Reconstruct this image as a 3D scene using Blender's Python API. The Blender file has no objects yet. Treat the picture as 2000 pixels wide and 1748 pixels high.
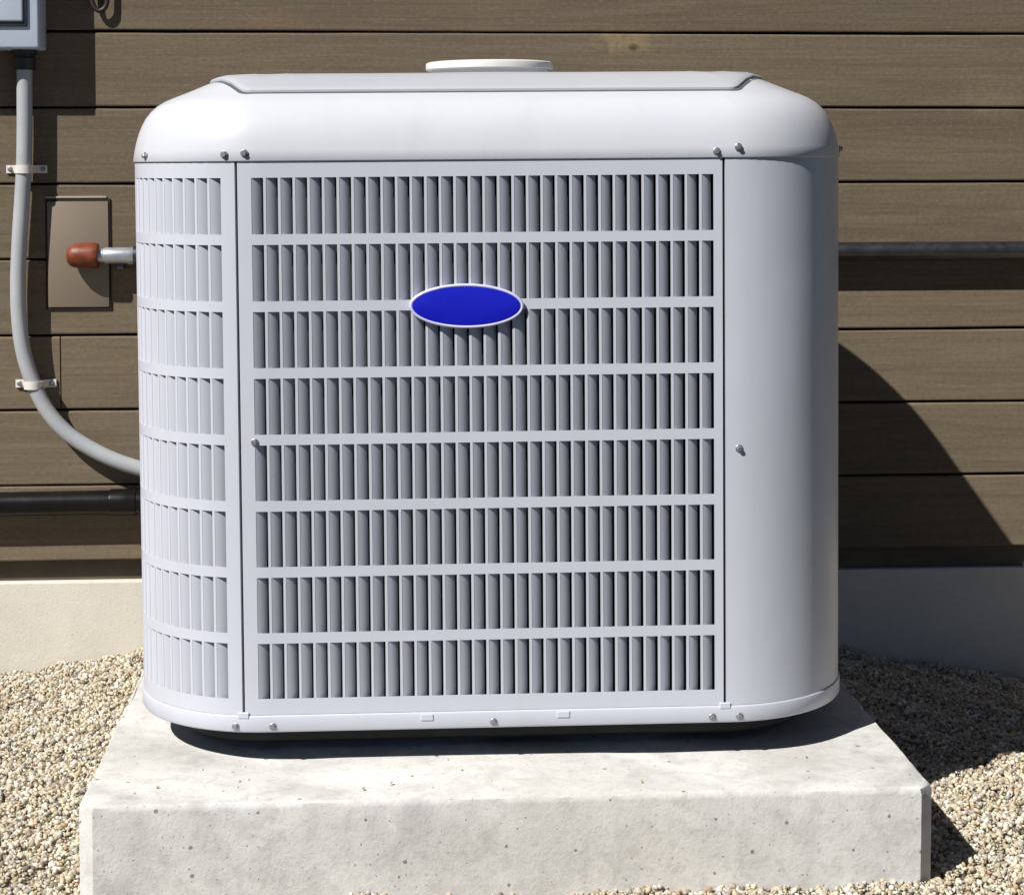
import bpy, bmesh, math, random
import numpy as np
from mathutils import Vector, Matrix

SC = bpy.context.scene
COL = SC.collection
random.seed(7)
RNG = np.random.default_rng(11)

# ------------------------------------------------------------------ camera
cam_d = bpy.data.cameras.new('camera')
cam = bpy.data.objects.new('camera', cam_d)
COL.objects.link(cam)
YAW, PITCH, ROLL = 0.06486, 0.04822, -0.00138
fwd = Vector((math.sin(YAW) * math.cos(PITCH), math.cos(YAW) * math.cos(PITCH), -math.sin(PITCH)))
rgt = Vector((math.cos(YAW), -math.sin(YAW), 0.0))
upv = rgt.cross(fwd)
r2 = rgt * math.cos(ROLL) + upv * math.sin(ROLL)
u2 = -rgt * math.sin(ROLL) + upv * math.cos(ROLL)
cam.matrix_world = Matrix(((r2.x, u2.x, -fwd.x, -0.14334), (r2.y, u2.y, -fwd.y, -2.24192),
                           (r2.z, u2.z, -fwd.z, 0.72421), (0, 0, 0, 1)))
cam_d.sensor_fit = 'HORIZONTAL'
cam_d.sensor_width = 36.0
cam_d.lens = 36.0 * 3696.5 / 2000.0
cam_d.shift_x = (1000 - 989.66) / 2000.0
cam_d.shift_y = (488.72 - 874.0) / 2000.0
cam_d.clip_start = 0.05
cam_d.clip_end = 400.0
SC.camera = cam
SC.cycles.max_bounces = 6
SC.cycles.diffuse_bounces = 4

# ------------------------------------------------------------------ light
SUN = Vector((-1.15, -1.0, 1.56)).normalized()          # towards the sun
world = bpy.data.worlds.new('World')
SC.world = world
world.use_nodes = True
wn = world.node_tree
sky = wn.nodes.new('ShaderNodeTexSky')
sky.sky_type = 'NISHITA'
sky.sun_disc = False
sky.altitude = 2000.0
sky.air_density = 0.4
sky.dust_density = 0.1
sky.sun_elevation = math.asin(SUN.z)
sky.sun_rotation = math.atan2(SUN.x, SUN.y)
wn.links.new(sky.outputs[0], wn.nodes['Background'].inputs[0])
wn.nodes['Background'].inputs[1].default_value = 0.05
sun_d = bpy.data.lights.new('sun', 'SUN')
sun_d.energy = 5.0
sun_d.angle = math.radians(0.5)
sun_d.color = (1.0, 0.968, 0.925)
sun = bpy.data.objects.new('sun', sun_d)
COL.objects.link(sun)
sun.rotation_euler = SUN.to_track_quat('Z', 'Y').to_euler()
sun.location = SUN * 8
vs = SC.view_settings
vs.view_transform = 'Standard'
vs.look = 'None'
vs.exposure = 0.36
vs.gamma = 1.0
vs.use_curve_mapping = False

# ------------------------------------------------------------------ node helpers
class N:
    def __init__(self, name):
        self.m = bpy.data.materials.new(name)
        self.m.use_nodes = True
        self.t = self.m.node_tree
        self.b = self.t.nodes['Principled BSDF']
        self.out = self.t.nodes['Material Output']
    def new(self, kind, **kw):
        n = self.t.nodes.new(kind)
        for k, v in kw.items():
            setattr(n, k, v)
        return n
    def put(self, sock, v):
        if v is None:
            return
        if hasattr(v, 'is_output'):
            self.t.links.new(v, sock)
        else:
            if isinstance(v, (tuple, list)) and len(v) == 3 and sock.type == 'RGBA':
                v = (*v, 1.0)
            sock.default_value = v
    def coords(self, kind='Object'):
        return self.new('ShaderNodeTexCoord').outputs[kind]
    def mapping(self, vec, scale=(1, 1, 1), loc=(0, 0, 0)):
        n = self.new('ShaderNodeMapping')
        self.put(n.inputs['Vector'], vec); self.put(n.inputs['Scale'], scale); self.put(n.inputs['Location'], loc)
        return n.outputs[0]
    def vadd(self, a, b):
        n = self.new('ShaderNodeVectorMath', operation='ADD')
        self.put(n.inputs[0], a); self.put(n.inputs[1], b)
        return n.outputs[0]
    def noise(self, vec, scale=5, detail=4, rough=0.55, dist=0.0):
        n = self.new('ShaderNodeTexNoise')
        self.put(n.inputs['Vector'], vec); self.put(n.inputs['Scale'], scale)
        self.put(n.inputs['Detail'], detail); self.put(n.inputs['Roughness'], rough); self.put(n.inputs['Distortion'], dist)
        return n.outputs['Fac']
    def voronoi(self, vec, scale=5, out='Distance', rand=1.0):
        n = self.new('ShaderNodeTexVoronoi')
        self.put(n.inputs['Vector'], vec); self.put(n.inputs['Scale'], scale); self.put(n.inputs['Randomness'], rand)
        return n.outputs[out]
    def ramp(self, fac, stops, interp='LINEAR'):
        n = self.new('ShaderNodeValToRGB')
        cr = n.color_ramp
        cr.interpolation = interp
        while len(cr.elements) < len(stops):
            cr.elements.new(0.5)
        for e, (p, c) in zip(cr.elements, stops):
            e.position = p
            e.color = (*c, 1.0) if isinstance(c, (tuple, list)) else (c, c, c, 1.0)
        self.put(n.inputs[0], fac)
        return n.outputs[0]
    def math(self, op, a, b=None, clamp=False):
        n = self.new('ShaderNodeMath', operation=op, use_clamp=clamp)
        self.put(n.inputs[0], a)
        if b is not None:
            self.put(n.inputs[1], b)
        return n.outputs[0]
    def mix(self, fac, a, b, mode='MIX'):
        n = self.new('ShaderNodeMix', data_type='RGBA', blend_type=mode)
        self.put(n.inputs[0], fac); self.put(n.inputs[6], a); self.put(n.inputs[7], b)
        return n.outputs[2]
    def bump(self, h, strength=0.3, dist=0.002, normal=None):
        n = self.new('ShaderNodeBump')
        self.put(n.inputs['Strength'], strength); self.put(n.inputs['Distance'], dist); self.put(n.inputs['Height'], h)
        if normal is not None:
            self.put(n.inputs['Normal'], normal)
        return n.outputs[0]
    def set(self, color=None, rough=None, metal=None, spec=None, normal=None):
        b = self.b
        self.put(b.inputs['Base Color'], color); self.put(b.inputs['Roughness'], rough)
        self.put(b.inputs['Metallic'], metal); self.put(b.inputs['Specular IOR Level'], spec)
        self.put(b.inputs['Normal'], normal)
        return self.m

def simple(name, col, rough=0.5, metal=0.0, spec=0.5, var=0.12, scale=14.0, bump=0.0, bscale=300, bdist=0.0005):
    n = N(name)
    co = n.coords()
    f = n.noise(co, scale, 5, 0.6)
    lo = tuple(max(0, c * (1 - var)) for c in col)
    hi = tuple(min(1, c * (1 + var)) for c in col)
    c = n.ramp(f, [(0.3, lo), (0.7, hi)])
    rr = n.ramp(n.noise(co, scale * 2.3, 4), [(0.3, rough * 0.88), (0.7, min(1, rough * 1.12))])
    nm = n.bump(n.noise(co, bscale, 3), bump, bdist) if bump else None
    return n.set(c, rr, metal, spec, nm)

# ------------------------------------------------------------------ materials
def mat_paint(name='grey_cabinet_paint', base=(0.540, 0.556, 0.620), rough=0.36):
    n = N(name)
    co = n.coords()
    blot = n.noise(co, 3.5, 5, 0.6)
    c = n.mix(n.ramp(blot, [(0.35, 0.0), (0.75, 1.0)]), base, tuple(x * 0.955 for x in base))
    streak = n.noise(n.mapping(co, (60, 60, 3.0)), 1.0, 4, 0.6)
    c = n.mix(n.ramp(streak, [(0.55, 0.0), (0.8, 0.22)]), c, (base[0] * .86, base[1] * .845, base[2] * .80))
    smear = n.noise(n.mapping(co, (9, 9, 2.2), (3, 1, 5)), 1.0, 6, 0.68, 0.5)
    c = n.mix(n.ramp(smear, [(0.54, 0.0), (0.74, 0.30)]), c, (base[0] * .84, base[1] * .83, base[2] * .78))
    dust = n.noise(co, 160, 3, 0.6)
    c = n.mix(n.ramp(dust, [(0.60, 0.0), (0.75, 0.16)]), c, (0.45, 0.42, 0.36))
    r = n.ramp(n.noise(co, 9, 5), [(0.3, rough - 0.05), (0.7, rough + 0.09)])
    nm = n.bump(n.noise(co, 420, 2), 0.06, 0.0004, n.bump(n.noise(co, 5.5, 2), 0.35, 0.004))
    return n.set(c, r, 0.0, 0.45, nm)

def mat_wood():
    n = N('stained_rough_sawn_siding')
    co = n.coords()
    oi = n.new('ShaderNodeObjectInfo')
    rnd = n.new('ShaderNodeCombineXYZ')
    n.put(rnd.inputs[0], n.math('MULTIPLY', oi.outputs['Random'], 37.0))
    n.put(rnd.inputs[2], n.math('MULTIPLY', oi.outputs['Random'], 11.0))
    p = n.vadd(co, rnd.outputs[0])
    big = n.noise(n.mapping(p, (1.6, 1, 5.0)), 1.6, 5, 0.6, 0.4)
    c = n.ramp(big, [(0.25, (0.148, 0.120, 0.081)), (0.5, (0.172, 0.139, 0.094)), (0.78, (0.202, 0.160, 0.107))])
    hue = n.noise(n.mapping(p, (2.4, 1, 4.0), (5, 0, 2)), 2.2, 4, 0.6)
    c = n.mix(n.ramp(hue, [(0.5, 0.0), (0.72, 0.45)]), c, (0.185, 0.129, 0.090))
    hue2 = n.noise(n.mapping(p, (3.0, 1, 6.0), (15, 0, 7)), 2.0, 4, 0.6)
    c = n.mix(n.ramp(hue2, [(0.56, 0.0), (0.75, 0.35)]), c, (0.170, 0.150, 0.088))
    grain = n.noise(n.mapping(p, (3.0, 1, 95.0)), 1.6, 6, 0.65, 0.25)
    c = n.mix(n.ramp(grain, [(0.36, 0.26), (0.56, 0.0)]), c, (0.098, 0.078, 0.053))
    c = n.mix(n.ramp(grain, [(0.56, 0.0), (0.74, 0.18)]), c, (0.245, 0.200, 0.140))
    fig = n.noise(n.mapping(p, (1.1, 1, 26.0), (4, 0, 9)), 1.5, 5, 0.62, 1.4)
    c = n.mix(n.ramp(fig, [(0.40, 0.30), (0.52, 0.0)]), c, (0.110, 0.083, 0.056))
    c = n.mix(n.ramp(fig, [(0.55, 0.0), (0.72, 0.32)]), c, (0.225, 0.190, 0.145))
    # a few knots: rounded cells stretched along the board
    kv = n.mapping(p, (1.0, 0.2, 2.3))
    kd = n.voronoi(kv, 1.9)
    km = n.ramp(kd, [(0.015, 1.0), (0.085, 0.0)])
    c = n.mix(n.math('MULTIPLY', km, 0.55), c, (0.225, 0.165, 0.085))
    kc = n.ramp(kd, [(0.006, 1.0), (0.03, 0.0)])
    c = n.mix(n.math('MULTIPLY', kc, 0.6), c, (0.075, 0.052, 0.032))
    # resin-yellow and reddish patches round two knots (fixed places on the wall)
    geo = n.new('ShaderNodeNewGeometry').outputs['Position']
    for (px, pz, sx, sz, colr, amt) in ((0.280, 0.928, 17, 42, (0.31, 0.24, 0.125), 0.7), (0.292, 0.917, 90, 140, (0.07, 0.045, 0.025), 0.9), (-0.335, 0.962, 13, 38, (0.24, 0.145, 0.10), 0.5), (0.93, 0.83, 12, 22, (0.23, 0.175, 0.12), 0.6)):
        dv = n.mapping(geo, (sx, 0.0, sz), (-px * sx, 0.0, -pz * sz))
        ln = n.new('ShaderNodeVectorMath', operation='LENGTH')
        wv = n.vadd(dv, (0, 0, 0))
        n.put(ln.inputs[0], wv)
        dd = n.math('ADD', ln.outputs['Value'], n.math('MULTIPLY', n.math('SUBTRACT', n.noise(geo, 45, 4, 0.65), 0.5), 2.2))
        c = n.mix(n.math('MULTIPLY', n.ramp(dd, [(0.0, 1.0), (1.0, 0.0)]), amt), c, colr)
    c = n.mix(1.0, c, oi.outputs['Color'], 'MULTIPLY')
    spk = n.noise(n.mapping(p, (110, 1, 190)), 1.0, 4, 0.7)
    c = n.mix(n.ramp(spk, [(0.34, 0.40), (0.48, 0.0)]), c, (0.085, 0.066, 0.047))
    c = n.mix(n.ramp(spk, [(0.54, 0.0), (0.70, 0.30)]), c, (0.245, 0.205, 0.155))
    saw = n.noise(n.mapping(p, (140, 1, 55)), 1.0, 3, 0.7)
    h = n.math('ADD', n.math('MULTIPLY', grain, 0.7), n.math('MULTIPLY', saw, 0.5))
    nm = n.bump(h, 0.55, 0.0016)
    return n.set(c, 0.78, 0.0, 0.25, nm)

def mat_concrete(name, base, dark, warm, pits=1.0, stain=0.5):
    n = N(name)
    co = n.coords()
    a = n.noise(co, 4.5, 8, 0.62, 0.3)
    c = n.mix(n.ramp(a, [(0.36, 0.0), (0.66, 1.0)]), base, dark)
    b = n.noise(n.mapping(co, (1, 1, 1), (9, 3, 5)), 17, 6, 0.62)
    c = n.mix(n.ramp(b, [(0.52, 0.0), (0.74, stain)]), c, tuple(x * 0.80 for x in dark))
    w = n.noise(n.mapping(co, (1, 1, 1), (3, 8, 1)), 2.4, 5, 0.6)
    c = n.mix(n.ramp(w, [(0.48, 0.0), (0.72, 0.6)]), c, warm)
    cl = n.noise(n.mapping(co, (1, 1, 1), (2, 6, 4)), 42, 6, 0.7, 0.6)
    c = n.mix(n.ramp(cl, [(0.50, 0.0), (0.68, stain * 0.55)]), c, tuple(x * 0.74 for x in dark))
    c = n.mix(n.ramp(cl, [(0.30, stain * 0.5), (0.46, 0.0)]), c, tuple(min(0.70, x * 1.08) for x in base))
    fine = n.noise(co, 240, 4, 0.7)
    c = n.mix(n.ramp(fine, [(0.52, 0.0), (0.76, 0.33)]), c, tuple(x * 0.64 for x in dark))
    # pinholes left by air bubbles: only some of the cells hold one, and their sizes differ
    sx = n.new('ShaderNodeSeparateXYZ'); n.put(sx.inputs[0], co)
    cx = n.new('ShaderNodeCombineXYZ')
    n.put(cx.inputs[0], sx.outputs[0]); n.put(cx.inputs[1], n.math('ADD', sx.outputs[1], sx.outputs[2]))
    vo = n.new('ShaderNodeTexVoronoi', voronoi_dimensions='2D')
    wob = n.new('ShaderNodeVectorMath', operation='SCALE'); wn_ = n.new('ShaderNodeTexNoise')
    n.put(wn_.inputs['Vector'], co); n.put(wn_.inputs['Scale'], 260.0)
    n.put(wob.inputs[0], wn_.outputs['Color']); n.put(wob.inputs['Scale'], 0.0028)
    pv = n.vadd(cx.outputs[0], wob.outputs[0])
    n.put(vo.inputs['Vector'], pv); n.put(vo.inputs['Scale'], 25.0)
    sep = n.new('ShaderNodeSeparateColor'); n.put(sep.inputs[0], vo.outputs['Color'])
    size = n.math('MULTIPLY', n.math('SUBTRACT', sep.outputs[0], 0.58, True), 0.155)
    hole = n.math('LESS_THAN', vo.outputs['Distance'], size)
    v2 = n.new('ShaderNodeTexVoronoi', voronoi_dimensions='2D')
    n.put(v2.inputs['Vector'], pv); n.put(v2.inputs['Scale'], 80.0)
    s2 = n.new('ShaderNodeSeparateColor'); n.put(s2.inputs[0], v2.outputs['Color'])
    hole2 = n.math('LESS_THAN', v2.outputs['Distance'], n.math('MULTIPLY', n.math('SUBTRACT', s2.outputs[1], 0.66, True), 0.22))
    hh = n.math('MULTIPLY', n.math('MAXIMUM', hole, hole2), pits)
    c = n.mix(n.math('MULTIPLY', hh, 0.72), c, (0.10, 0.085, 0.07))
    h = n.math('SUBTRACT', n.math('ADD', n.math('MULTIPLY', fine, 0.35), n.math('MULTIPLY', b, 0.55)), n.math('MULTIPLY', hh, 1.6))
    nm = n.bump(h, 0.8, 0.0022)
    return n.set(c, 0.88, 0.0, 0.25, nm)

def mat_gravel():
    n = N('pea_gravel_stone')
    at = n.new('ShaderNodeAttribute', attribute_name='stone')
    f = n.noise(n.coords(), 420, 3, 0.6)
    c = n.mix(n.ramp(f, [(0.35, 0.28), (0.6, 0.0)]), at.outputs['Color'], (0.16, 0.13, 0.09))
    return n.set(c, 0.8, 0.0, 0.3, n.bump(f, 0.3, 0.0006))

def mat_ground():
    n = N('gravel_bed')
    co = n.coords()
    vo = n.new('ShaderNodeTexVoronoi')
    n.put(vo.inputs['Vector'], co); n.put(vo.inputs['Scale'], 120.0)
    sep = n.new('ShaderNodeSeparateColor'); n.put(sep.inputs[0], vo.outputs['Color'])
    c = n.ramp(sep.outputs[0], [(0.0, (0.17, 0.14, 0.10)), (0.3, (0.33, 0.28, 0.20)), (0.65, (0.46, 0.40, 0.29)), (1.0, (0.60, 0.55, 0.45))])
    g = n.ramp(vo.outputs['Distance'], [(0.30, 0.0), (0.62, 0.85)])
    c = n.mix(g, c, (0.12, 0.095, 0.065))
    h = n.math('SUBTRACT', 1.0, vo.outputs['Distance'])
    return n.set(c, 0.9, 0.0, 0.2, n.bump(h, 1.0, 0.004))

M_PAINT = mat_paint()
M_LID = mat_paint('lid_paint', (0.55, 0.562, 0.605), 0.32)
M_GUARD = mat_paint('top_guard_paint', (0.425, 0.438, 0.475), 0.42)
M_CAP = mat_paint('motor_cap_plastic', (0.66, 0.65, 0.62), 0.45)
M_WOOD = mat_wood()
M_PAD = mat_concrete('pad_concrete', (0.650, 0.645, 0.618), (0.475, 0.470, 0.447), (0.620, 0.578, 0.515), 1.0, 0.8)
M_FOUND = mat_concrete('foundation_concrete', (0.675, 0.635, 0.555), (0.60, 0.565, 0.49), (0.64, 0.585, 0.49), 0.30, 0.25)
M_GRAVEL = mat_gravel()
M_GROUND = mat_ground()
M_DARK = simple('dark_coil', (0.012, 0.013, 0.015), 0.7, 0.0, 0.2)
M_BASE = simple('black_base_pan', (0.014, 0.014, 0.015), 0.6, 0.0, 0.3)
M_SCREW = simple('zinc_screw', (0.34, 0.34, 0.36), 0.42, 0.75, 0.5)
M_BLUE = simple('blue_enamel', (0.008, 0.011, 0.46), 0.30, 0.0, 0.5, 0.04, 20)
M_RIM = simple('lavender_white_rim', (0.60, 0.60, 0.86), 0.30, 0.0, 0.5, 0.04)
M_BOX = simple('disconnect_box_grey', (0.46, 0.52, 0.60), 0.42, 0.0, 0.45, 0.05, 10, 0.08)
M_DOOR = simple('disconnect_door_grey', (0.50, 0.56, 0.64), 0.40, 0.0, 0.45, 0.05, 10, 0.08)
M_GASKET = simple('dark_door_gasket', (0.035, 0.045, 0.06), 0.6, 0.0, 0.3)
M_CONDUIT = simple('grey_plastic_conduit', (0.36, 0.375, 0.39), 0.45, 0.0, 0.45, 0.08, 18, 0.05)
M_STRAP = simple('strap_plastic', (0.66, 0.63, 0.57), 0.5, 0.0, 0.4, 0.1, 30)
M_FITTING = simple('black_conduit_hub', (0.020, 0.024, 0.020), 0.5, 0.0, 0.4)
M_PIPE = simple('black_steel_pipe', (0.125, 0.125, 0.132), 0.42, 1.0, 0.5, 0.2, 25, 0.06)
M_NIPPLE = simple('galvanised_nipple', (0.55, 0.58, 0.62), 0.33, 0.7, 0.5, 0.15, 40)
M_CAPR = simple('orange_rust_cap', (0.165, 0.038, 0.013), 0.46, 0.0, 0.4, 0.35, 55, 0.3, 260, 0.0008)
M_DRAIN = simple('brown_black_drain_pipe', (0.006, 0.005, 0.005), 0.32, 0.0, 0.32, 0.25, 20)
M_PLATE = simple('tan_cover_plate', (0.200, 0.162, 0.121), 0.6, 0.0, 0.35, 0.07, 8, 0.1)
M_EDGE_SHADE = simple('plate_edge_shade', (0.030, 0.020, 0.014), 0.7, 0.0, 0.3)  # shadow round the cover plate put into a dark colour
M_TRIM = simple('light_trim_bead', (0.36, 0.305, 0.245), 0.55, 0.0, 0.35)
M_FLASH = simple('brown_flashing', (0.090, 0.072, 0.050), 0.6, 0.0, 0.35, 0.2, 12)
M_BACK = simple('dark_sheathing', (0.030, 0.022, 0.014), 0.9, 0.0, 0.1)
M_GAP_SHADE = simple('guard_gap_shade', (0.10, 0.105, 0.125), 0.7, 0.0, 0.3)  # dark grey stands for the shade in the gap round the guard
M_CABLE = simple('dark_cable_jacket', (0.028, 0.018, 0.018), 0.5, 0.0, 0.4)

# ------------------------------------------------------------------ object helpers
def link(name, me, mat=None, parent=None, smooth=False, loc=None):
    o = bpy.data.objects.new(name, me)
    COL.objects.link(o)
    if mat is not None and len(me.materials) == 0:
        me.materials.append(mat)
    if smooth:
        me.polygons.foreach_set('use_smooth', [True] * len(me.polygons))
        if smooth != 'all':
            me.set_sharp_from_angle(angle=math.radians(38))
    if parent is not None:
        o.parent = parent
    if loc is not None:
        o.location = loc
    return o
def from_bm(name, bm, mat=None, parent=None, smooth=False, loc=None):
    bmesh.ops.recalc_face_normals(bm, faces=bm.faces[:])
    me = bpy.data.meshes.new(name)
    bm.to_mesh(me); bm.free()
    return link(name, me, mat, parent, smooth, loc)
def from_data(name, v, f, mat=None, parent=None, smooth=False, loc=None, fix=False):
    me = bpy.data.meshes.new(name)
    me.from_pydata(v, [], f)
    me.update()
    if fix:
        bm = bmesh.new(); bm.from_mesh(me)
        bmesh.ops.recalc_face_normals(bm, faces=bm.faces[:])
        bm.to_mesh(me); bm.free()
    return link(name, me, mat, parent, smooth, loc)
def tag(o, label=None, cat=None, group=None, kind=None):
    for k, v in (('label', label), ('category', cat), ('group', group), ('kind', kind)):
        if v:
            o[k] = v
    return o
def thing(name, label, cat, loc=(0, 0, 0), group=None):
    e = bpy.data.objects.new(name, None)
    e.empty_display_size = 0.05
    COL.objects.link(e)
    e.location = loc
    return tag(e, label, cat, group)
def box_bm(x0, x1, y0, y1, z0, z1, bevel=0.0, seg=2):
    bm = bmesh.new()
    bmesh.ops.create_cube(bm, size=1.0)
    for v in bm.verts:
        v.co = Vector(((x0 + x1) / 2 + v.co.x * (x1 - x0), (y0 + y1) / 2 + v.co.y * (y1 - y0), (z0 + z1) / 2 + v.co.z * (z1 - z0)))
    if bevel:
        bmesh.ops.bevel(bm, geom=bm.edges[:], offset=bevel, segments=seg, profile=0.5, affect='EDGES')
    return bm
def lathe_bm(profile, axis='Z', seg=32, center=(0, 0, 0)):
    """profile: list of (radius, height); closed at both ends."""
    bm = bmesh.new()
    rings = []
    for r, h in profile:
        ring = []
        for i in range(seg):
            a = 2 * math.pi * i / seg
            c, s = r * math.cos(a), r * math.sin(a)
            p = {'Z': (c, s, h), 'X': (h, c, s), 'Y': (c, h, s)}[axis]
            ring.append(bm.verts.new(Vector(p) + Vector(center)))
        rings.append(ring)
    for a, b in zip(rings, rings[1:]):
        for i in range(seg):
            bm.faces.new((a[i], a[(i + 1) % seg], b[(i + 1) % seg], b[i]))
    bm.faces.new(rings[0]); bm.faces.new(rings[-1])
    return bm
def spline(pts, n=10):
    P = [Vector(p) for p in pts]
    P = [P[0] * 2 - P[1]] + P + [P[-1] * 2 - P[-2]]
    out = []
    for i in range(1, len(P) - 2):
        for k in range(n):
            t = k / n
            a, b, c, d = P[i - 1:i + 3]
            out.append(0.5 * ((2 * b) + (c - a) * t + (2 * a - 5 * b + 4 * c - d) * t * t + (3 * b - a - 3 * c + d) * t ** 3))
    out.append(P[-2])
    return out
def tube_bm(path, r, seg=20, bm=None):
    bm = bm or bmesh.new()
    path = [Vector(p) for p in path]
    rings = []
    nrm = None
    for i, p in enumerate(path):
        t = (path[min(i + 1, len(path) - 1)] - path[max(i - 1, 0)]).normalized()
        if nrm is None:
            nrm = t.cross(Vector((0.31, 0.9, 0.2))).normalized()
        nrm = (nrm - t * nrm.dot(t)).normalized()
        bn = t.cross(nrm)
        rings.append([bm.verts.new(p + (nrm * math.cos(2 * math.pi * k / seg) + bn * math.sin(2 * math.pi * k / seg)) * r) for k in range(seg)])
    for a, b in zip(rings, rings[1:]):
        for k in range(seg):
            bm.faces.new((a[k], a[(k + 1) % seg], b[(k + 1) % seg], b[k]))
    bm.faces.new(rings[0]); bm.faces.new(rings[-1])
    return bm

# ------------------------------------------------------------------ ground
YW = 1.05                       # plane of the siding
def ground_z(x, y):
    k = np.clip((y - 0.2) / 0.85, 0, 1)
    side = np.clip(np.abs(x) - 0.58, 0, 0.55) * np.where(x < 0, 0.15, 0.19)
    z = -0.115 - k * (0.018 + side)
    z = z + 0.004 * np.sin(x * 17 + 1.3) * np.sin(y * 13 + x * 5) + 0.003 * np.sin(x * 41 + y * 29) + 0.002 * np.sin(x * 77 - y * 61)
    return z
xs = np.concatenate([[-150, -50, -18, -7, -3.5], np.linspace(-2, 2, 121), [3.5, 7, 18, 50, 150]])
ys = np.concatenate([[-150, -50, -18, -7, -3.5], np.linspace(-2, 2, 121), [3.5, 7, 18, 50, 150]])
gx, gy = np.meshgrid(xs, ys)
near = np.clip((2.0 - np.maximum(np.abs(gx), np.abs(gy))) / 0.5, 0, 1)
gz = ground_z(gx, gy) * near + (1 - near) * -0.125 - 0.004
verts = np.stack([gx.ravel(), gy.ravel(), gz.ravel()], 1).tolist()
nx = len(xs)
faces = [(j * nx + i, j * nx + i + 1, (j + 1) * nx + i + 1, (j + 1) * nx + i) for j in range(len(ys) - 1) for i in range(nx - 1)]
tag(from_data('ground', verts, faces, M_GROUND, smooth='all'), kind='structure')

# dark ground sheet added out of view to cut light bounced off gravel
def mat_added_ground():
    n = N('added_dark_green')
    co = n.coords()
    a = n.noise(co, 6, 6, 0.65)
    b = n.noise(n.mapping(co, (1, 1, 1)), 180, 4, 0.7)
    c = n.ramp(a, [(0.3, (0.022, 0.040, 0.012)), (0.7, (0.040, 0.062, 0.020))])
    c = n.mix(n.ramp(b, [(0.4, 0.5), (0.65, 0.0)]), c, (0.012, 0.020, 0.007))
    return n.set(c, 0.9, 0.0, 0.2, n.bump(b, 1.0, 0.02))
added_ground_y = -0.34
lv, lf = [], []
lx = np.concatenate([[-150, -40, -10, -4], np.linspace(-3, 3, 61), [4, 10, 40, 150]])
for x in lx:
    e = added_ground_y + 0.02 * math.sin(x * 9) + 0.015 * math.sin(x * 23 + 1)
    for y, z in ((e + 0.005, -0.14), (e, -0.110), (e - 0.03, -0.104), (-4, -0.104), (-20, -0.104), (-150, -0.104)):
        lv.append((float(x), y, z))
for i in range(len(lx) - 1):
    for k in range(5):
        lf.append((i * 6 + k, i * 6 + k + 1, i * 6 + 7 + k, i * 6 + 6 + k))
tag(from_data('added_dark_ground', lv, lf, mat_added_ground(), smooth=False, fix=True), kind='structure')

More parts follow.
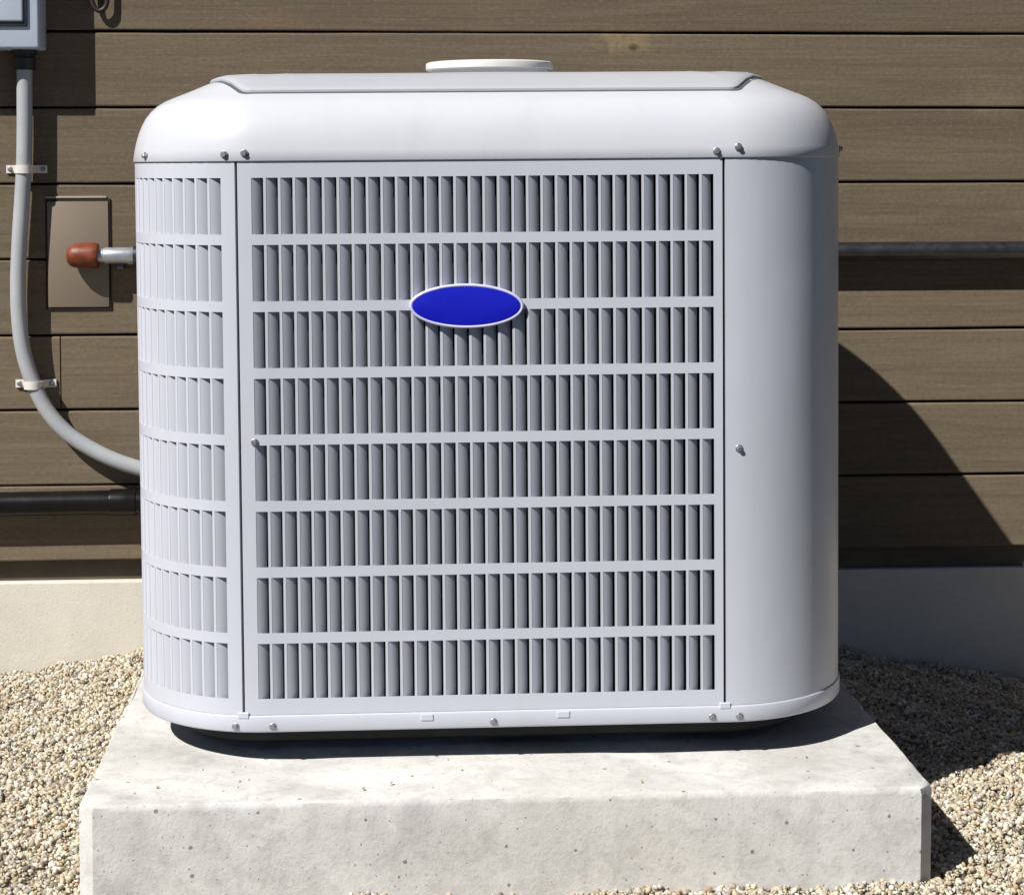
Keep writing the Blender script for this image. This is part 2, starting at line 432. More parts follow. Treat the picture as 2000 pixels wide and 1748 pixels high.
# loose pebbles, real stones over the bed (too many to count)
ph = (1 + 5 ** 0.5) / 2
ICO_V = np.array([(-1, ph, 0), (1, ph, 0), (-1, -ph, 0), (1, -ph, 0), (0, -1, ph), (0, 1, ph), (0, -1, -ph), (0, 1, -ph),
                  (ph, 0, -1), (ph, 0, 1), (-ph, 0, -1), (-ph, 0, 1)]) / math.sqrt(1 + ph * ph)
ICO_F = np.array([(0, 11, 5), (0, 5, 1), (0, 1, 7), (0, 7, 10), (0, 10, 11), (1, 5, 9), (5, 11, 4), (11, 10, 2), (10, 7, 6), (7, 1, 8),
                  (3, 9, 4), (3, 4, 2), (3, 2, 6), (3, 6, 8), (3, 8, 9), (4, 9, 5), (2, 4, 11), (6, 2, 10), (8, 6, 7), (9, 8, 1)])
def pebbles(name, regions, label):
    X, Y, S = [], [], []
    for (x0, x1, y0, y1, n, smin, smax) in regions:
        X.append(RNG.uniform(x0, x1, n)); Y.append(RNG.uniform(y0, y1, n))
        S.append(smin + (smax - smin) * RNG.random(n) ** 2.4)
    X, Y, S = map(np.concatenate, (X, Y, S))
    keep = ~((np.abs(X) < 0.487) & (Y > -0.126) & (Y < 0.94)) & (Y < YW + 0.004)
    X, Y, S = X[keep], Y[keep], S[keep]
    k = 16
    X = np.concatenate([X, RNG.uniform(-0.44, 0.45, k)]); Y = np.concatenate([Y, RNG.uniform(-0.11, 0.01, k)]); S = np.concatenate([S, RNG.uniform(0.0012, 0.0024, k)])
    n = len(X)
    Z = ground_z(X, Y) + RNG.uniform(-0.004, 0.0025, n) + S * 0.2
    Z[-k:] = S[-k:] * 0.55
    ax = RNG.normal(size=(n, 4)); ax /= np.linalg.norm(ax, axis=1)[:, None]
    w, a, b, c = ax.T
    R = np.stack([1 - 2 * (b * b + c * c), 2 * (a * b - c * w), 2 * (a * c + b * w), 2 * (a * b + c * w), 1 - 2 * (a * a + c * c), 2 * (b * c - a * w),
                  2 * (a * c - b * w), 2 * (b * c + a * w), 1 - 2 * (a * a + b * b)], 1).reshape(n, 3, 3)
    sc = S[:, None] * np.stack([RNG.uniform(0.85, 1.3, n), RNG.uniform(0.7, 1.05, n), RNG.uniform(0.5, 0.85, n)], 1)
    V = ICO_V[None] * (1 + RNG.uniform(-0.16, 0.16, (n, 12, 1))) * sc[:, None, :]
    V = np.einsum('nij,nkj->nki', R, V) + np.stack([X, Y, Z], 1)[:, None, :]
    F = (ICO_F[None] + (np.arange(n) * 12)[:, None, None]).reshape(-1)
    me = bpy.data.meshes.new(name)
    me.vertices.add(n * 12); me.loops.add(len(F)); me.polygons.add(n * 20)
    me.vertices.foreach_set('co', V.reshape(-1).astype(np.float32))
    me.loops.foreach_set('vertex_index', F.astype(np.int32))
    me.polygons.foreach_set('loop_start', np.arange(0, len(F), 3, dtype=np.int32))
    me.polygons.foreach_set('use_smooth', np.ones(n * 20, dtype=bool))
    me.update(calc_edges=True)
    pal = np.array([(0.56, 0.50, 0.37), (0.48, 0.41, 0.28), (0.66, 0.61, 0.50), (0.40, 0.34, 0.25), (0.50, 0.48, 0.44), (0.26, 0.22, 0.165),
                    (0.15, 0.125, 0.10), (0.74, 0.71, 0.64), (0.43, 0.27, 0.16), (0.36, 0.34, 0.32)])
    pick = RNG.choice(len(pal), n, p=[.23, .20, .13, .13, .09, .075, .035, .05, .025, .035])
    colr = pal[pick] * 1.10 * RNG.uniform(0.82, 1.14, (n, 1)) * RNG.uniform(0.96, 1.04, (n, 3))
    at = me.attributes.new('stone', 'FLOAT_COLOR', 'POINT')
    rgba = np.ones((n, 12, 4), dtype=np.float32)
    rgba[:, :, :3] = colr[:, None, :]
    at.data.foreach_set('color', rgba.reshape(-1))
    o = link(name, me, M_GRAVEL)
    return tag(o, label, 'gravel', kind='stuff')
pebbles('gravel', [(-0.90, -0.47, -0.18, YW, 44000, 0.0014, 0.0050), (0.47, 1.08, -0.18, YW, 60000, 0.0014, 0.0050),
                   (-0.5, 0.5, -0.20, -0.12, 6500, 0.0014, 0.0050), (-0.5, 0.5, 0.93, YW, 2500, 0.003, 0.006),
                   (-1.6, -0.88, -0.33, YW, 5000, 0.004, 0.007), (1.06, 1.8, -0.33, YW, 5000, 0.004, 0.007), (-0.9, 1.08, -0.33, -0.18, 4000, 0.003, 0.006)],
        'loose tan and grey pea gravel around the concrete pad')

# ------------------------------------------------------------------ house wall
wall = thing('house_wall', 'brown horizontal board siding wall above a pale concrete foundation', 'wall', (0, YW, 0))
HB, Z0 = 0.1302, 0.9427         # board pitch, height of the first visible joint
GAP = 0.0040
board_cache = {}
def board_mesh(L, H):
    key = (round(L, 3), round(H, 4))
    if key in board_cache:
        return board_cache[key]
    # front face, small rounded arrises at the long edges, ship-lap rebate behind the lower edge
    prof = [(0.020, 0.0), (0.0022, 0.0), (0.0006, 0.0009), (0.0, 0.0026), (0.0, H - 0.003), (0.0007, H - 0.001), (0.0024, H), (0.020, H)]
    n = max(2, int(L / 0.06))
    v, f = [], []
    rs = random.Random(int(L * 1000) + 5)
    for i in range(n + 1):
        x = L * i / n
        j1 = 0.00055 * math.sin(x * 5.1 + 1) + rs.uniform(-0.0003, 0.0003)
        for k, (d, z) in enumerate(prof):
            v.append((x, d, z + (j1 if k < 4 else -j1)))
    m = len(prof)
    for i in range(n):
        for k in range(m):
            f.append((i * m + k, (i + 1) * m + k, (i + 1) * m + (k + 1) % m, i * m + (k + 1) % m))
    f.append(tuple(range(m))); f.append(tuple(n * m + k for k in range(m))[::-1])
    me = bpy.data.meshes.new('board')
    me.from_pydata(v, [], f); me.update()
    bm = bmesh.new(); bm.from_mesh(me); bmesh.ops.recalc_face_normals(bm, faces=bm.faces[:]); bm.to_mesh(me); bm.free()
    me.materials.append(M_WOOD)
    board_cache[key] = me
    return me
for k in range(-11, 8):
    zt = Z0 - (k - 1) * HB - GAP / 2
    zb = Z0 - k * HB + GAP / 2
    if k == 7:
        zb = 0.0313
    if k == 5:
        cuts = [-3.2, -0.7005, 3.2]
    else:
        cuts = [-3.2, random.choice([-1.9, -1.5, -2.2]), random.choice([1.5, 1.9, 2.3]), 3.2]
    for a, b in zip(cuts, cuts[1:]):
        me = board_mesh(b - a - 0.0022, zt - zb)
        o = link('board', me, None, wall)
        o.location = (a + 0.0011, random.uniform(-0.0006, 0.0006), zb)
        tn = 0.80 + 0.022 * max(k, 0) + random.uniform(-0.05, 0.05)     # tone of this board: lighter lower down, plus a random part
        o.color = (tn, tn * 0.97, tn * 0.94, 1.0)
    # level of the wall behind the joints
from_bm('sheathing', box_bm(-3.25, 3.25, 0.0205, 0.10, 0.035, 2.45), M_BACK, wall)
from_bm('flashing', box_bm(-3.25, 3.25, 0.0230, 0.10, -0.008, 0.0345, 0.0008, 1), M_FLASH, wall)
# foundation: slightly uneven face
bm = box_bm(-3.25, 3.25, 0.008, 0.12, -0.60, -0.0085, 0.003, 2)
from_bm('foundation', bm, M_FOUND, wall)
# ------------------------------------------------------------------ pad
pad_x0, pad_x1, pad_y0, pad_y1 = -0.4895, 0.4888, -0.1275, 0.94
def pad_mesh():
    ch = 0.017
    out = [(pad_x0 + ch, pad_y0), (pad_x1 - ch, pad_y0), (pad_x1, pad_y0 + ch), (pad_x1, pad_y1 - ch), (pad_x1 - ch, pad_y1), (pad_x0 + ch, pad_y1),
           (pad_x0, pad_y1 - ch), (pad_x0, pad_y0 + ch)]
    # resample the outline
    pts = []
    for (ax, ay), (bx, by) in zip(out, out[1:] + out[:1]):
        L = math.hypot(bx - ax, by - ay)
        n = max(1, int(L / 0.012))
        for i in range(n):
            pts.append((ax + (bx - ax) * i / n, ay + (by - ay) * i / n))
    rs = random.Random(3)
    m = len(pts)
    cx, cy = 0.0, (pad_y0 + pad_y1) / 2
    wob = [0.0]
    for i in range(m):
        wob.append(wob[-1] * 0.8 + rs.uniform(-0.0006, 0.0006))
    v, f = [], []
    levels = [(-0.30, 0.0), (-0.11, 0.0), (-0.055, 0.0), (-0.008, 0.0), (-0.0025, 0.0012), (0.0, 0.0042)]
    chips = {int(rs.uniform(0, m)): rs.uniform(0.002, 0.005) for _ in range(16)}
    for li, (z, ins) in enumerate(levels):
        for i, (x, y) in enumerate(pts):
            dx, dy = cx - x, cy - y
            sx = (1 if dx > 0 else -1) * (1 if abs(x) > 0.46 else 0)
            sy = (1 if dy > 0 else -1) * (1 if (y < pad_y0 + 0.02 or y > pad_y1 - 0.02) else 0)
            q = ins + wob[i] * (1.0 if li > 1 else 0.3)
            zz = z
            if li >= 3 and i in chips:
                q += chips[i] * (0.8 if li > 3 else 0.3); zz -= chips[i] * 0.55 * (li - 3) / 2
            v.append((x + sx * q, y + sy * q, zz + (wob[(i * 7) % m] * 0.3 if li == 5 else 0)))
    for li in range(len(levels) - 1):
        for i in range(m):
            j = (i + 1) % m
            f.append((li * m + i, li * m + j, (li + 1) * m + j, (li + 1) * m + i))
    f.append(tuple((len(levels) - 1) * m + i for i in range(m)))
    return v, f
v, f = pad_mesh()
tag(from_data('concrete_pad', v, f, M_PAD, smooth=True, fix=True), 'thick pale concrete slab under the air conditioner, set in gravel', 'concrete pad')

# ------------------------------------------------------------------ air conditioner
W, R, DEP = 0.89, 0.165, 0.86
H2 = W / 2
FL = H2 - R                     # half length of the straight front
ARC = R * math.pi / 2
SL = DEP - 2 * R
PER = FL + ARC + SL + ARC + FL  # half perimeter
def outline(t, s=0.0):
    """Point on the cabinet outline at distance t from the front centre (right positive), moved inwards by s; and the outward normal."""
    sg = 1 if t >= 0 else -1
    a = abs(t)
    if a <= FL:
        x, y, nx, ny = a, 0.0, 0.0, -1.0
    elif a <= FL + ARC:
        q = (a - FL) / R
        x, y, nx, ny = FL + R * math.sin(q), R - R * math.cos(q), math.sin(q), -math.cos(q)
    elif a <= FL + ARC + SL:
        x, y, nx, ny = H2, R + a - FL - ARC, 1.0, 0.0
    elif a <= FL + 2 * ARC + SL:
        q = (a - FL - ARC - SL) / R
        x, y, nx, ny = FL + R * math.cos(q), DEP - R + R * math.sin(q), math.cos(q), math.sin(q)
    else:
        x, y, nx, ny = FL - (a - FL - 2 * ARC - SL), DEP, 0.0, 1.0
    return Vector(((x - nx * s) * sg, y - ny * s, 0)), Vector((nx * sg, ny, 0))
def loop_ts(step_arc=0.012, step=0.05):
    ts = []
    def seg(a, b, st):
        n = max(1, int(round((b - a) / st)))
        ts.extend(a + (b - a) * i / n for i in range(n))
    marks = [0, FL, FL + ARC, FL + ARC + SL, FL + 2 * ARC + SL, PER]
    for i, (a, b) in enumerate(zip(marks, marks[1:])):
        seg(a, b, step_arc if i in (1, 3) else step)
    right = ts + [PER]
    left = [-t for t in right[1:-1]][::-1]
    return right + left          # closed loop, starting at the front centre going right round
LOOP = loop_ts()
def skin(levels, close_top=False, close_bottom=False):
    v, f = [], []
    m = len(LOOP)
    for s, z in levels:
        for t in LOOP:
            p, _ = outline(t, s)
            v.append((p.x, p.y, z))
    for l in range(len(levels) - 1):
        for i in range(m):
            j = (i + 1) % m
            f.append((l * m + i, l * m + j, (l + 1) * m + j, (l + 1) * m + i))
    if close_bottom:
        f.append(tuple(range(m))[::-1])
    if close_top:
        f.append(tuple((len(levels) - 1) * m + i for i in range(m)))
    return v, f

ac = thing('air_conditioner', 'light grey outdoor air conditioner with louvered front and blue oval badge', 'air conditioner')
LEAN, UT = 0.00666, -0.0179
ac.rotation_euler = (0, -LEAN, UT)
ctr = Vector((0, H2, 0))
ac.location = ctr - Matrix.Rotation(UT, 3, 'Z') @ ctr

ZLID, ZSK, ZBOT = 0.726, 0.0620, 0.0412
# base: black pan, skirt band and feet
v, f = skin([(0.050, 0.014), (0.046, 0.018), (0.046, 0.044), (0.03, 0.046)], False, True)
from_data('base_pan', v, f, M_BASE, ac, True, fix=True)
for fx in (-0.28, 0.28):
    for fy in (0.14, DEP - 0.14):
        from_bm('foot', box_bm(fx - 0.03, fx + 0.03, fy - 0.03, fy + 0.03, -0.004 - LEAN * fx * 0.9, 0.0150, 0.004, 2), M_BASE, ac)
v, f = skin([(0.012, ZBOT + 0.004), (0.0020, ZBOT), (-0.0004, ZBOT + 0.0008), (-0.0018, ZBOT + 0.0028), (-0.0018, ZSK - 0.0018), (-0.0014, ZSK - 0.0005), (-0.0006, ZSK + 0.0003), (0.006, ZSK + 0.0006)])
skirt = from_data('skirt', v, f, M_PAINT, ac, True, fix=True)
# dark coil seen through the louvers
v, f = skin([(0.016, 0.05), (0.016, 0.735)], True, True)
from_data('coil', v, f, M_DARK, ac, 'all', fix=True)

ROW_T = [0.70388 - 0.07932 * k for k in range(8)]
SLOT_H = 0.0668
SLOT_W, PITCH_S = 0.0141, 0.01724
THK = 0.0011
def panel(name, t0, t1, slots, z0=ZSK + 0.0008, z1=ZLID + 0.004):
    """Sheet-metal panel along the outline from t0 to t1 with rectangular openings at slots=[(ta,tb)] in the eight rows; edges turned in."""
    ts = sorted({round(t, 6) for t in [t0, t1] + [q for s in slots for q in s] +
                 [x for x in np.arange(t0, t1, 0.0125 if not slots else 0.02).tolist() if all(not (a - 1e-4 < x < b + 1e-4) for a, b in slots)]})
    zs = [z0]
    if slots:
        for zt in ROW_T[::-1]:
            zs += [zt - SLOT_H, zt]
    zs.append(z1)
    holes_t = {(round(a, 6), round(b, 6)) for a, b in slots}
    v, f, idx = [], [], {}
    def vid(i, j, back):
        key = (i, j, back)
        if key not in idx:
            p, _ = outline(ts[i], THK if back else 0.0)
            idx[key] = len(v)
            v.append((p.x, p.y, zs[j]))
        return idx[key]
    nt, nz = len(ts) - 1, len(zs) - 1
    def solid(i, j):
        if not (0 <= i < nt and 0 <= j < nz):
            return False
        if slots and j % 2 == 1 and (ts[i], ts[i + 1]) in holes_t:
            return False
        return True
    for i in range(nt):
        for j in range(nz):
            if not solid(i, j):
                continue
            f.append((vid(i, j, 0), vid(i + 1, j, 0), vid(i + 1, j + 1, 0), vid(i, j + 1, 0)))
            for (di, dj, a, b) in ((-1, 0, (i, j), (i, j + 1)), (1, 0, (i + 1, j + 1), (i + 1, j)), (0, -1, (i + 1, j), (i, j)), (0, 1, (i, j + 1), (i + 1, j + 1))):
                if not solid(i + di, j + dj):
                    f.append((vid(*a, 0), vid(*b, 0), vid(*b, 1), vid(*a, 1)))
    # turned-in flanges at both vertical edges
    for te in (t0, t1):
        p, nn = outline(te); q, _ = outline(te, 0.014)
        b = len(v)
        v.extend([(p.x, p.y, z0), (p.x, p.y, z1), (q.x, q.y, z1), (q.x, q.y, z0)])
        f.append((b, b + 1, b + 2, b + 3))
    return from_data(name, v, f, M_PAINT, ac, True)

# louver vane: leaves the opening's left edge, bends inwards to the right
def vane_mesh():
    st = [(0.0001, 0.0003), (0.0008, 0.0006), (0.0036, 0.0018), (0.0068, 0.0036), (0.0096, 0.0056), (0.0119, 0.0076)]
    th = 0.0008
    zt, zb = 0.0032, -SLOT_H - 0.0032
    v, f = [], []
    for (x, y) in st:
        v += [(x, y, zb), (x, y, zt), (x - th * 0.4, y + th, zt), (x - th * 0.4, y + th, zb)]
    for i in range(len(st) - 1):
        a, b = i * 4, i * 4 + 4
        for k in range(4):
            f.append((a + k, b + k, b + (k + 1) % 4, a + (k + 1) % 4))
    f.append((0, 1, 2, 3)); f.append((b + 3, b + 2, b + 1, b))
    me = bpy.data.meshes.new('louver')
    me.from_pydata(v, [], f); me.update()
    bm = bmesh.new(); bm.from_mesh(me); bmesh.ops.recalc_face_normals(bm, faces=bm.faces[:]); bm.to_mesh(me); bm.free()
    me.materials.append(M_PAINT)
    me.polygons.foreach_set('use_smooth', [True] * len(me.polygons))
    me.set_sharp_from_angle(angle=math.radians(35))
    return me
VANE = vane_mesh()
TS1, TS2 = -0.3048, 0.2740
SEAM = 0.0016
front_slots = [(-0.2726 + PITCH_S * i - SLOT_W, -0.2726 + PITCH_S * i) for i in range(32)]
front = panel('front_panel', TS1 + SEAM, TS2 - SEAM, front_slots)
front.data.name = 'front_panel'
LEFT_END = -(FL + ARC + SL - 0.02)
left_slots = []
q = -0.3236
while q - SLOT_W > LEFT_END + 0.03:
    left_slots.append((q - SLOT_W, q)); q -= PITCH_S
left = panel('corner_panel', LEFT_END, TS1 - SEAM, left_slots)
right = panel('service_panel', TS2 + SEAM, FL + ARC + 0.28, [])
panel('rear_panel', FL + ARC + 0.284, PER, [])
panel('rear_panel', -PER, LEFT_END - 0.004, [])
bm = bmesh.new()
count = 0
vane_data = ([tuple(x.co) for x in VANE.vertices], [tuple(p.vertices) for p in VANE.polygons])
rest_v, rest_f = [], []
for host, slots in ((front, front_slots), (left, left_slots)):
    for ci, (ta, tb) in enumerate(slots):
        p, nn = outline((ta + tb) / 2)
        ang = math.atan2(nn.x, -nn.y)
        mrot = Matrix.Rotation(ang, 4, 'Z')
        chord = (outline(tb)[0] - outline(ta)[0]).length
        base = outline(ta)[0]
        for zt in ROW_T:
            M = Matrix.Translation((base.x, base.y, zt)) @ mrot
            if host is front or ci < 5:
                o = bpy.data.objects.new('louver', VANE)
                COL.objects.link(o)
                o.parent = host
                o.matrix_local = M
            else:
                b0 = len(rest_v)
                rest_v += [tuple(M @ Vector(c)) for c in vane_data[0]]
                rest_f += [tuple(b0 + k for k in p2) for p2 in vane_data[1]]
rest = from_data('louver', rest_v, rest_f, M_PAINT, left, True)
rest['kind'] = 'stuff'

# lid: lip, round shoulder, gentle slope to the top
LIDP = [(0.004, 0.7232), (-0.0014, 0.7232), (-0.0020, 0.7242), (0.0000, 0.7370), (0.0024, 0.7480), (0.0054, 0.7580), (0.0092, 0.7675), (0.0140, 0.7766),
        (0.0205, 0.7850), (0.0285, 0.7922), (0.0375, 0.7978), (0.0475, 0.8022), (0.0570, 0.8058), (0.0720, 0.8118), (0.0900, 0.8192), (0.1070, 0.8252),
        (0.1230, 0.8275), (0.1360, 0.8280), (0.1480, 0.8282)]
v, f = skin(LIDP, True)
lid = from_data('lid', v, f, M_LID, ac, 'all', fix=True)
def lid_z(x, y):
    """Height of the lid surface over plan point x, y."""
    ax, ay = abs(x), abs(y - DEP / 2)
    hx, hy = H2 - R, DEP / 2 - R
    if ax > hx and ay > hy:
        s = R - math.hypot(ax - hx, ay - hy)
    else:
        s = min(H2 - ax, DEP / 2 - ay)
    pts = LIDP[3:]
    if s <= pts[0][0]:
        return pts[0][1]
    for (s0, z0), (s1, z1) in zip(pts, pts[1:]):
        if s0 <= s <= s1:
            return z0 + (z1 - z0) * (s - s0) / max(1e-9, s1 - s0)
    return pts[-1][1] + min(0.003, (s - 0.148) * 0.02)
# raised top guard: rounded plate lying on the lid
ghx, ghy = 0.352, DEP / 2 - 0.057
def clipped(hx, hy, cx, cy, r=0.010):
    raw = [(hx - cx, -hy), (hx, -hy + cy), (hx, hy - cy), (hx - cx, hy), (-hx + cx, hy), (-hx, hy - cy), (-hx, -hy + cy), (-hx + cx, -hy)]
    pts = []
    for k, q in enumerate(raw):                                     # round every corner a little
        a, b, c = Vector(raw[k - 1]), Vector(q), Vector(raw[(k + 1) % 8])
        p0 = b + (a - b).normalized() * r; p1 = b + (c - b).normalized() * r
        pts += [tuple((1 - t) ** 2 * p0 + 2 * t * (1 - t) * b + t * t * p1) for t in (0, 0.25, 0.5, 0.75, 1)]
    out = []
    for (ax, ay), (bx, by) in zip(pts, pts[1:] + pts[:1]):
        L = math.hypot(bx - ax, by - ay); k = max(1, int(L / 0.03))
        out += [(ax + (bx - ax) * i / k, ay + (by - ay) * i / k) for i in range(k)]
    return out
gp = clipped(ghx, ghy, 0.053, 0.110)
gv, gf = [], []
gm = len(gp)
scales = [(1.0, -0.004), (1.0, 0.0034), (0.996, 0.0046), (0.98, 0.0049), (0.95, 0.0049), (0.92, 0.0049), (0.88, 0.0049), (0.84, 0.0049), (0.80, 0.0049), (0.7, 0.0049), (0.45, 0.0049)]
for k, dz in scales:
    for (x, y) in gp:
        # move inwards by the same distance on every side
        d = (1 - k) * ghx
        X = x * (ghx - d) / ghx; Y = y * (ghy - d) / ghy
        gv.append((X, Y + DEP / 2, min(lid_z(X, Y + DEP / 2) + dz, 0.8312 + 0.0015 * (1 - k))))
for l in range(len(scales) - 1):
    for i in range(gm):
        j = (i + 1) % gm
        gf.append((l * gm + i, l * gm + j, (l + 1) * gm + j, (l + 1) * gm + i))
gf.append(tuple((len(scales) - 1) * gm + i for i in range(gm)))
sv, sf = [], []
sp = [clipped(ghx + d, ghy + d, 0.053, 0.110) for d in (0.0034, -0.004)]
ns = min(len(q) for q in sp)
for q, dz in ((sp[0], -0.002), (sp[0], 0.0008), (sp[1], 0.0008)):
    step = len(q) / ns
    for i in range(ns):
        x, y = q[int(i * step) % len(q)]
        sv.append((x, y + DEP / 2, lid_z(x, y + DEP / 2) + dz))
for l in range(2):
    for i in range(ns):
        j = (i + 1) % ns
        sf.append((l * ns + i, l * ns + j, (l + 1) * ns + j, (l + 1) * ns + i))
guard = from_data('top_guard', gv, gf, M_GUARD, ac, True, fix=True)
from_data('gap_shade', sv, sf, M_GAP_SHADE, guard, True, fix=True)  # dark ring painting the shadow gap under the guard edge
bm = bmesh.new()
for r in np.linspace(0.11, 0.28, 12):
    tube_bm([(0.012 + r * math.cos(a), DEP / 2 + r * math.sin(a), 0.8318) for a in np.linspace(0, 2 * math.pi, 49)], 0.0016, 6, bm)
from_bm('wire_rings', bm, M_GUARD, guard, True)
cap = from_bm('motor_cap', lathe_bm([(0.082, 0.830), (0.082, 0.8478), (0.0885, 0.8480), (0.0895, 0.8492), (0.0895, 0.8560), (0.0888, 0.8578), (0.0865, 0.8590), (0.080, 0.8598), (0.05, 0.8606), (0.012, 0.8610)],
              'Z', 56, (0.012, DEP / 2, 0)), M_CAP, ac, True)

# screws
def screw_mesh():
    bm = lathe_bm([(0.0046, 0.0), (0.0046, 0.0008), (0.0040, 0.0012), (0.0036, 0.0012)], 'Y', 18)
    b2 = lathe_bm([(0.0032, 0.001), (0.0032, 0.0036), (0.0026, 0.0043)], 'Y', 6)
    me2 = bpy.data.meshes.new('tmp'); b2.to_mesh(me2); b2.free()
    bm.from_mesh(me2); bpy.data.meshes.remove(me2)
    for vv in bm.verts:
        vv.co.y = -vv.co.y
    bmesh.ops.recalc_face_normals(bm, faces=bm.faces[:])
    me = bpy.data.meshes.new('screw'); bm.to_mesh(me); bm.free()
    me.materials.append(M_SCREW)
    return me
SCREW = screw_mesh()
def screw(t, z, out, parent):
    p, nn = outline(t, -out)
    o = bpy.data.objects.new('screw', SCREW)
    COL.objects.link(o); o.parent = parent
    o.matrix_local = Matrix.Translation((p.x, p.y, z)) @ Matrix.Rotation(math.atan2(nn.x, -nn.y), 4, 'Z')
for t, z in ((-0.318, 0.7315), (-0.294, 0.7330), (0.2655, 0.7310), (0.2915, 0.7360), (-0.445, 0.7310), (0.515, 0.7330)):
    screw(t, z, 0.0016, lid)
screw(-0.2868, 0.3905, 0.0, front)
screw(0.2920, 0.3745, 0.0, right)
for t in (-0.3145, -0.2700, -0.0060, 0.2585, 0.2915):
    screw(t, 0.0490, 0.0016, skirt)
# embossed tabs on the skirt
for x in (-0.086, 0.078):
    from_bm('embossed_tab', box_bm(x - 0.0075, x + 0.0075, -0.0030, -0.001, ZSK - 0.0095, ZSK - 0.0018, 0.0008, 2), M_PAINT, skirt)
# small bracket bridging the panel seam at the bottom
for t in (TS1, TS2):
    p, nn = outline(t)
    ang = math.atan2(nn.x, -nn.y)
    o = from_bm('seam_clip', box_bm(-0.0065, 0.0065, -0.0026, 0.002, -0.0035, 0.0035, 0.0006, 1), M_PAINT, skirt)
    o.matrix_local = Matrix.Translation((p.x, p.y, ZSK + 0.0005)) @ Matrix.Rotation(ang, 4, 'Z')
# badge
def ellipse_bm(rx, rz, levels, n=64):
    bm = bmesh.new(); rings = []
    for inset, y in levels:
        rings.append([bm.verts.new(((rx - inset) * math.cos(2 * math.pi * i / n), y, (rz - inset) * math.sin(2 * math.pi * i / n))) for i in range(n)])
    for a, b in zip(rings, rings[1:]):
        for i in range(n):
            bm.faces.new((a[i], a[(i + 1) % n], b[(i + 1) % n], b[i]))
    bm.faces.new(rings[0]); bm.faces.new(rings[-1])
    return bm
rim = from_bm('badge', ellipse_bm(0.0680, 0.0268, [(0.002, -0.0005), (0.0006, -0.002), (0.0, -0.0045), (0.0005, -0.0060), (0.0018, -0.0068), (0.0032, -0.0066), (0.0040, -0.0058)]), M_RIM, ac, True)
rim.location = (-0.0340, 0, 0.5500)
rim.rotation_euler = (0, 0.012, 0)
face = from_bm('badge_face', ellipse_bm(0.0645, 0.0234, [(0.0, -0.0040), (0.0, -0.0062), (0.004, -0.0068), (0.012, -0.0072), (0.02, -0.0074)]), M_BLUE, rim, True)

# ------------------------------------------------------------------ things on the wall
# disconnect box
BY0, BY1 = YW - 0.079, YW - 0.0006
bxr, bzb = -0.7168, 0.9089
bx = thing('disconnect_box', 'pale blue grey electrical disconnect box mounted at the wall top corner', 'electrical box', (bxr - 0.10, YW, bzb))
def local(o, e):
    o.parent = e
    o.matrix_parent_inverse = Matrix.Identity(4)
    o.location = Vector(o.location) - e.location
    return o
local(from_bm('enclosure', box_bm(bxr - 0.20, bxr, BY0 + 0.006, BY1, bzb, bzb + 0.30, 0.004, 3), M_BOX, None, True), bx)
local(from_bm('door_gasket', box_bm(bxr - 0.182, bxr - 0.0180, BY0 + 0.001, BY0 + 0.0075, bzb + 0.036, bzb + 0.27, 0.003, 2), M_GASKET, None, True), bx)
dr = local(from_bm('door', box_bm(bxr - 0.176, bxr - 0.0248, BY0 - 0.003, BY0 + 0.0045, bzb + 0.0445, bzb + 0.264, 0.003, 3), M_DOOR, None, True), bx)
local(from_bm('hub', lathe_bm([(0.013, bzb - 0.034), (0.018, bzb - 0.032), (0.019, bzb - 0.014), (0.0165, bzb - 0.012), (0.0165, bzb - 0.008), (0.021, bzb - 0.007), (0.021, bzb + 0.001)], 'Z', 20, (-0.7495, YW - 0.0262, 0)), M_FITTING, None, True), bx)
# conduit
CY = YW - 0.0262
cpts = [(-0.7497, 0.906), (-0.7505, 0.8365), (-0.7514, 0.769), (-0.7535, 0.7083), (-0.7577, 0.6474), (-0.7628, 0.5778), (-0.7660, 0.508), (-0.7645, 0.4468), (-0.7578, 0.3942),
        (-0.7435, 0.3459), (-0.7207, 0.2973), (-0.6875, 0.2573), (-0.648, 0.2295), (-0.6049, 0.2079), (-0.5616, 0.1930), (-0.5138, 0.1800)]
path = [(x, CY, z) for x, z in cpts] + [(-0.460, CY - 0.012, 0.172), (-0.41, CY - 0.055, 0.168), (-0.385, CY - 0.13, 0.167), (-0.380, CY - 0.22, 0.167)]
cond = from_bm('electrical_conduit', tube_bm(spline(path, 8), 0.0132, 20), M_CONDUIT, None, True)
tag(cond, 'grey plastic conduit curving down the wall into the air conditioner', 'conduit')
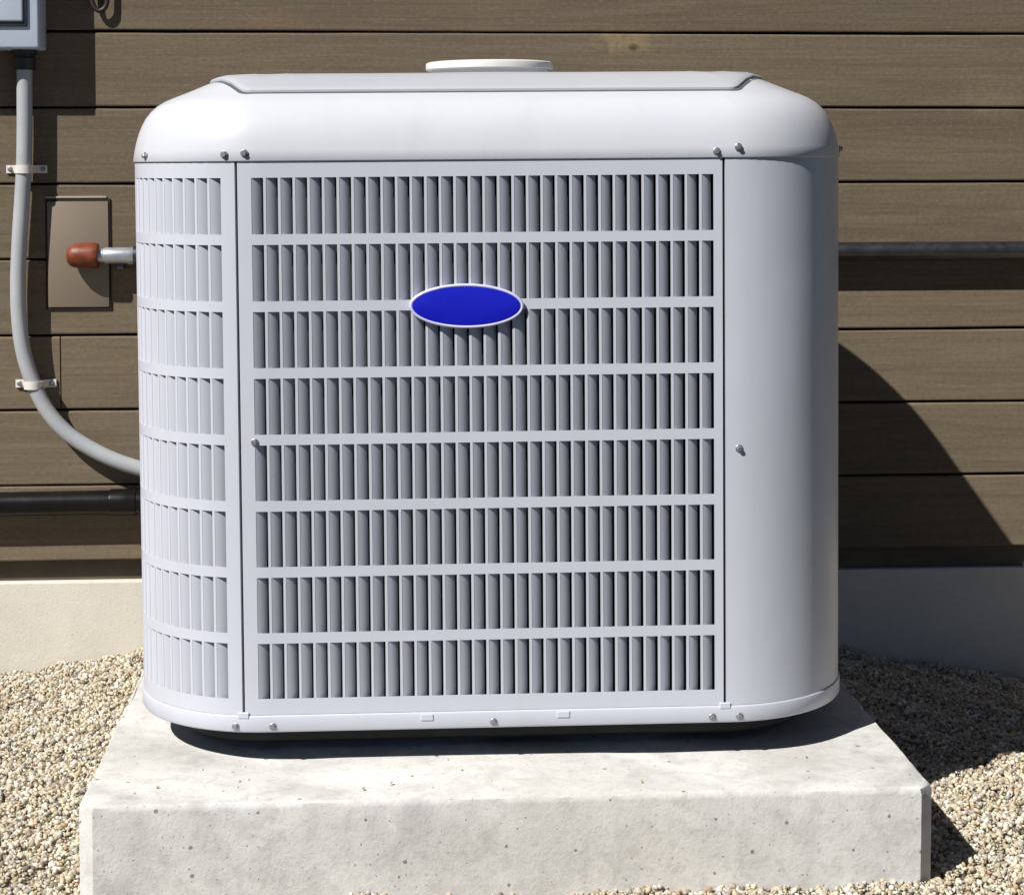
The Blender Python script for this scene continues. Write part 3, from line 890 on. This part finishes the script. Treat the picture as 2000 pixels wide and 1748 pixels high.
# conduit straps
def strap(x, z, label, tilt=0.0):
    st = thing('conduit_strap', label, 'strap', (x, YW, z), 'pale straps holding the conduit')
    st.rotation_euler = (0, tilt, 0)
    prof = [(-0.0345, -0.0008), (-0.0345, -0.0040), (-0.0200, -0.0048), (-0.0172, -0.012), (-0.0160, -0.0262)]
    prof += [(0.0160 * math.cos(a), -0.0262 + 0.0160 * math.sin(a)) for a in np.linspace(math.pi * 1.08, math.pi * 1.92, 10)]
    prof += [(0.0160, -0.0262), (0.0172, -0.012), (0.0200, -0.0048), (0.0345, -0.0040), (0.0345, -0.0008), (0.0150, -0.0008), (0.0140, -0.012), (0.01345, -0.0262)]
    prof += [(0.01345 * math.cos(a), -0.0262 + 0.01345 * math.sin(a)) for a in np.linspace(math.pi * 1.92, math.pi * 1.08, 10)]
    prof += [(-0.01345, -0.0262), (-0.0140, -0.012), (-0.0150, -0.0008)]
    n = len(prof)
    v = [(x_, y_, z_) for z_ in (-0.0068, 0.0068) for x_, y_ in prof]
    f = [(i, (i + 1) % n, n + (i + 1) % n, n + i) for i in range(n)] + [tuple(range(n)), tuple(n + i for i in range(n))[::-1]]
    from_data('saddle', v, f, M_STRAP, st, True, fix=True)
    for sx in (-0.0275, 0.0275):
        o = bpy.data.objects.new('screw', SCREW); COL.objects.link(o); o.parent = st
        o.location = (sx, -0.0040, 0)
strap(-0.7528, 0.7073, 'upper pale plastic strap clamping the straight conduit below the electrical box', 0.0)
strap(-0.7420, 0.3394, 'lower pale plastic strap clamping the conduit where it starts to bend', 0.0)
# gas stub with rusty orange cap
GY, GZ = YW - 0.027, 0.5600
gs = thing('wall_pipe', 'dark steel pipe with orange end cap running along the wall behind the air conditioner', 'pipe', (-0.62, GY, GZ))
local(from_bm('pipe_run', tube_bm([(-0.57, GY, GZ), (0.3, GY, GZ + 0.0010), (1.2, GY, GZ + 0.002), (3.0, GY, GZ + 0.003)], 0.0160, 28), M_PIPE, None, True), gs)
local(from_bm('nipple', lathe_bm([(0.0120, -0.6400), (0.0120, -0.6200), (0.0136, -0.6190), (0.0140, -0.6170), (0.0140, -0.5640), (0.0134, -0.5620)], 'X', 28, (0, GY, GZ)), M_NIPPLE, None, True), gs)
local(from_bm('end_cap', lathe_bm([(0.004, -0.6835), (0.0115, -0.6820), (0.0172, -0.6775), (0.0205, -0.6700), (0.0218, -0.6600), (0.0222, -0.6400), (0.0222, -0.6330), (0.0208, -0.6300), (0.0150, -0.6292)], 'X', 32, (0, GY, GZ)), M_CAPR, None, True), gs)
local(from_bm('pipe_clamp', box_bm(-0.5985, -0.5865, GY - 0.004, YW - 0.0005, GZ - 0.0235, GZ - 0.0120, 0.001, 1), M_PIPE, None, False), gs)
# drain pipe low on the left
DY, DZ = YW - 0.027, 0.1362
dp = thing('drain_pipe', 'dark brown pipe running low along the siding toward the air conditioner', 'pipe', (-0.7, DY, DZ))
local(from_bm('pipe_run', tube_bm([(-3.0, DY, DZ - 0.010), (-1.0, DY, DZ - 0.002), (-0.60, DY, DZ), (-0.30, DY, DZ + 0.001)], 0.0205, 28), M_DRAIN, None, True), dp)
local(from_bm('coupling', lathe_bm([(0.0200, -0.6150), (0.0222, -0.6140), (0.0225, -0.6120), (0.0225, -0.5720), (0.0222, -0.5700), (0.0200, -0.5690)], 'X', 28, (0, DY, DZ)), M_DRAIN, None, True), dp)
# cover plate behind the orange cap
cx0, cx1, cz0, cz1 = -0.7225, -0.6120, 0.4657, 0.6570
cp = thing('cover_plate', 'tan rectangular cover plate with dark outline behind the orange pipe cap', 'cover plate', ((cx0 + cx1) / 2, YW, cz0))
local(from_bm('edge_shade', box_bm(cx0, cx1, YW - 0.0030, YW + 0.001, cz0, cz1, 0.0006, 1), M_EDGE_SHADE, None), cp)  # dark border drawn in place of the plate's edge shadows
local(from_bm('plate', box_bm(cx0 + 0.0035, cx1 - 0.0036, YW - 0.0052, YW - 0.0015, cz0 + 0.0046, cz1 - 0.0052, 0.001, 2), M_PLATE, None, True), cp)
local(from_bm('top_bead', box_bm(cx0, cx1 - 0.006, YW - 0.0046, YW + 0.001, cz1 + 0.0002, cz1 + 0.0040, 0.001, 2), M_TRIM, None, True), cp)
# dark cable loop at the top edge of the view
lp = spline([(-0.645, YW - 0.012, 1.30), (-0.641, YW - 0.014, 1.10), (-0.6400, YW - 0.014, 1.02), (-0.6365, YW - 0.014, 0.990), (-0.6270, YW - 0.014, 0.9770), (-0.6150, YW - 0.014, 0.983), (-0.6115, YW - 0.014, 1.005), (-0.612, YW - 0.013, 1.08), (-0.611, YW - 0.004, 1.16)], 8)
tag(from_bm('cable', tube_bm(lp, 0.0042, 12), M_CABLE, None, True), 'dark thin cable hanging in a loop beside the electrical box', 'cable')
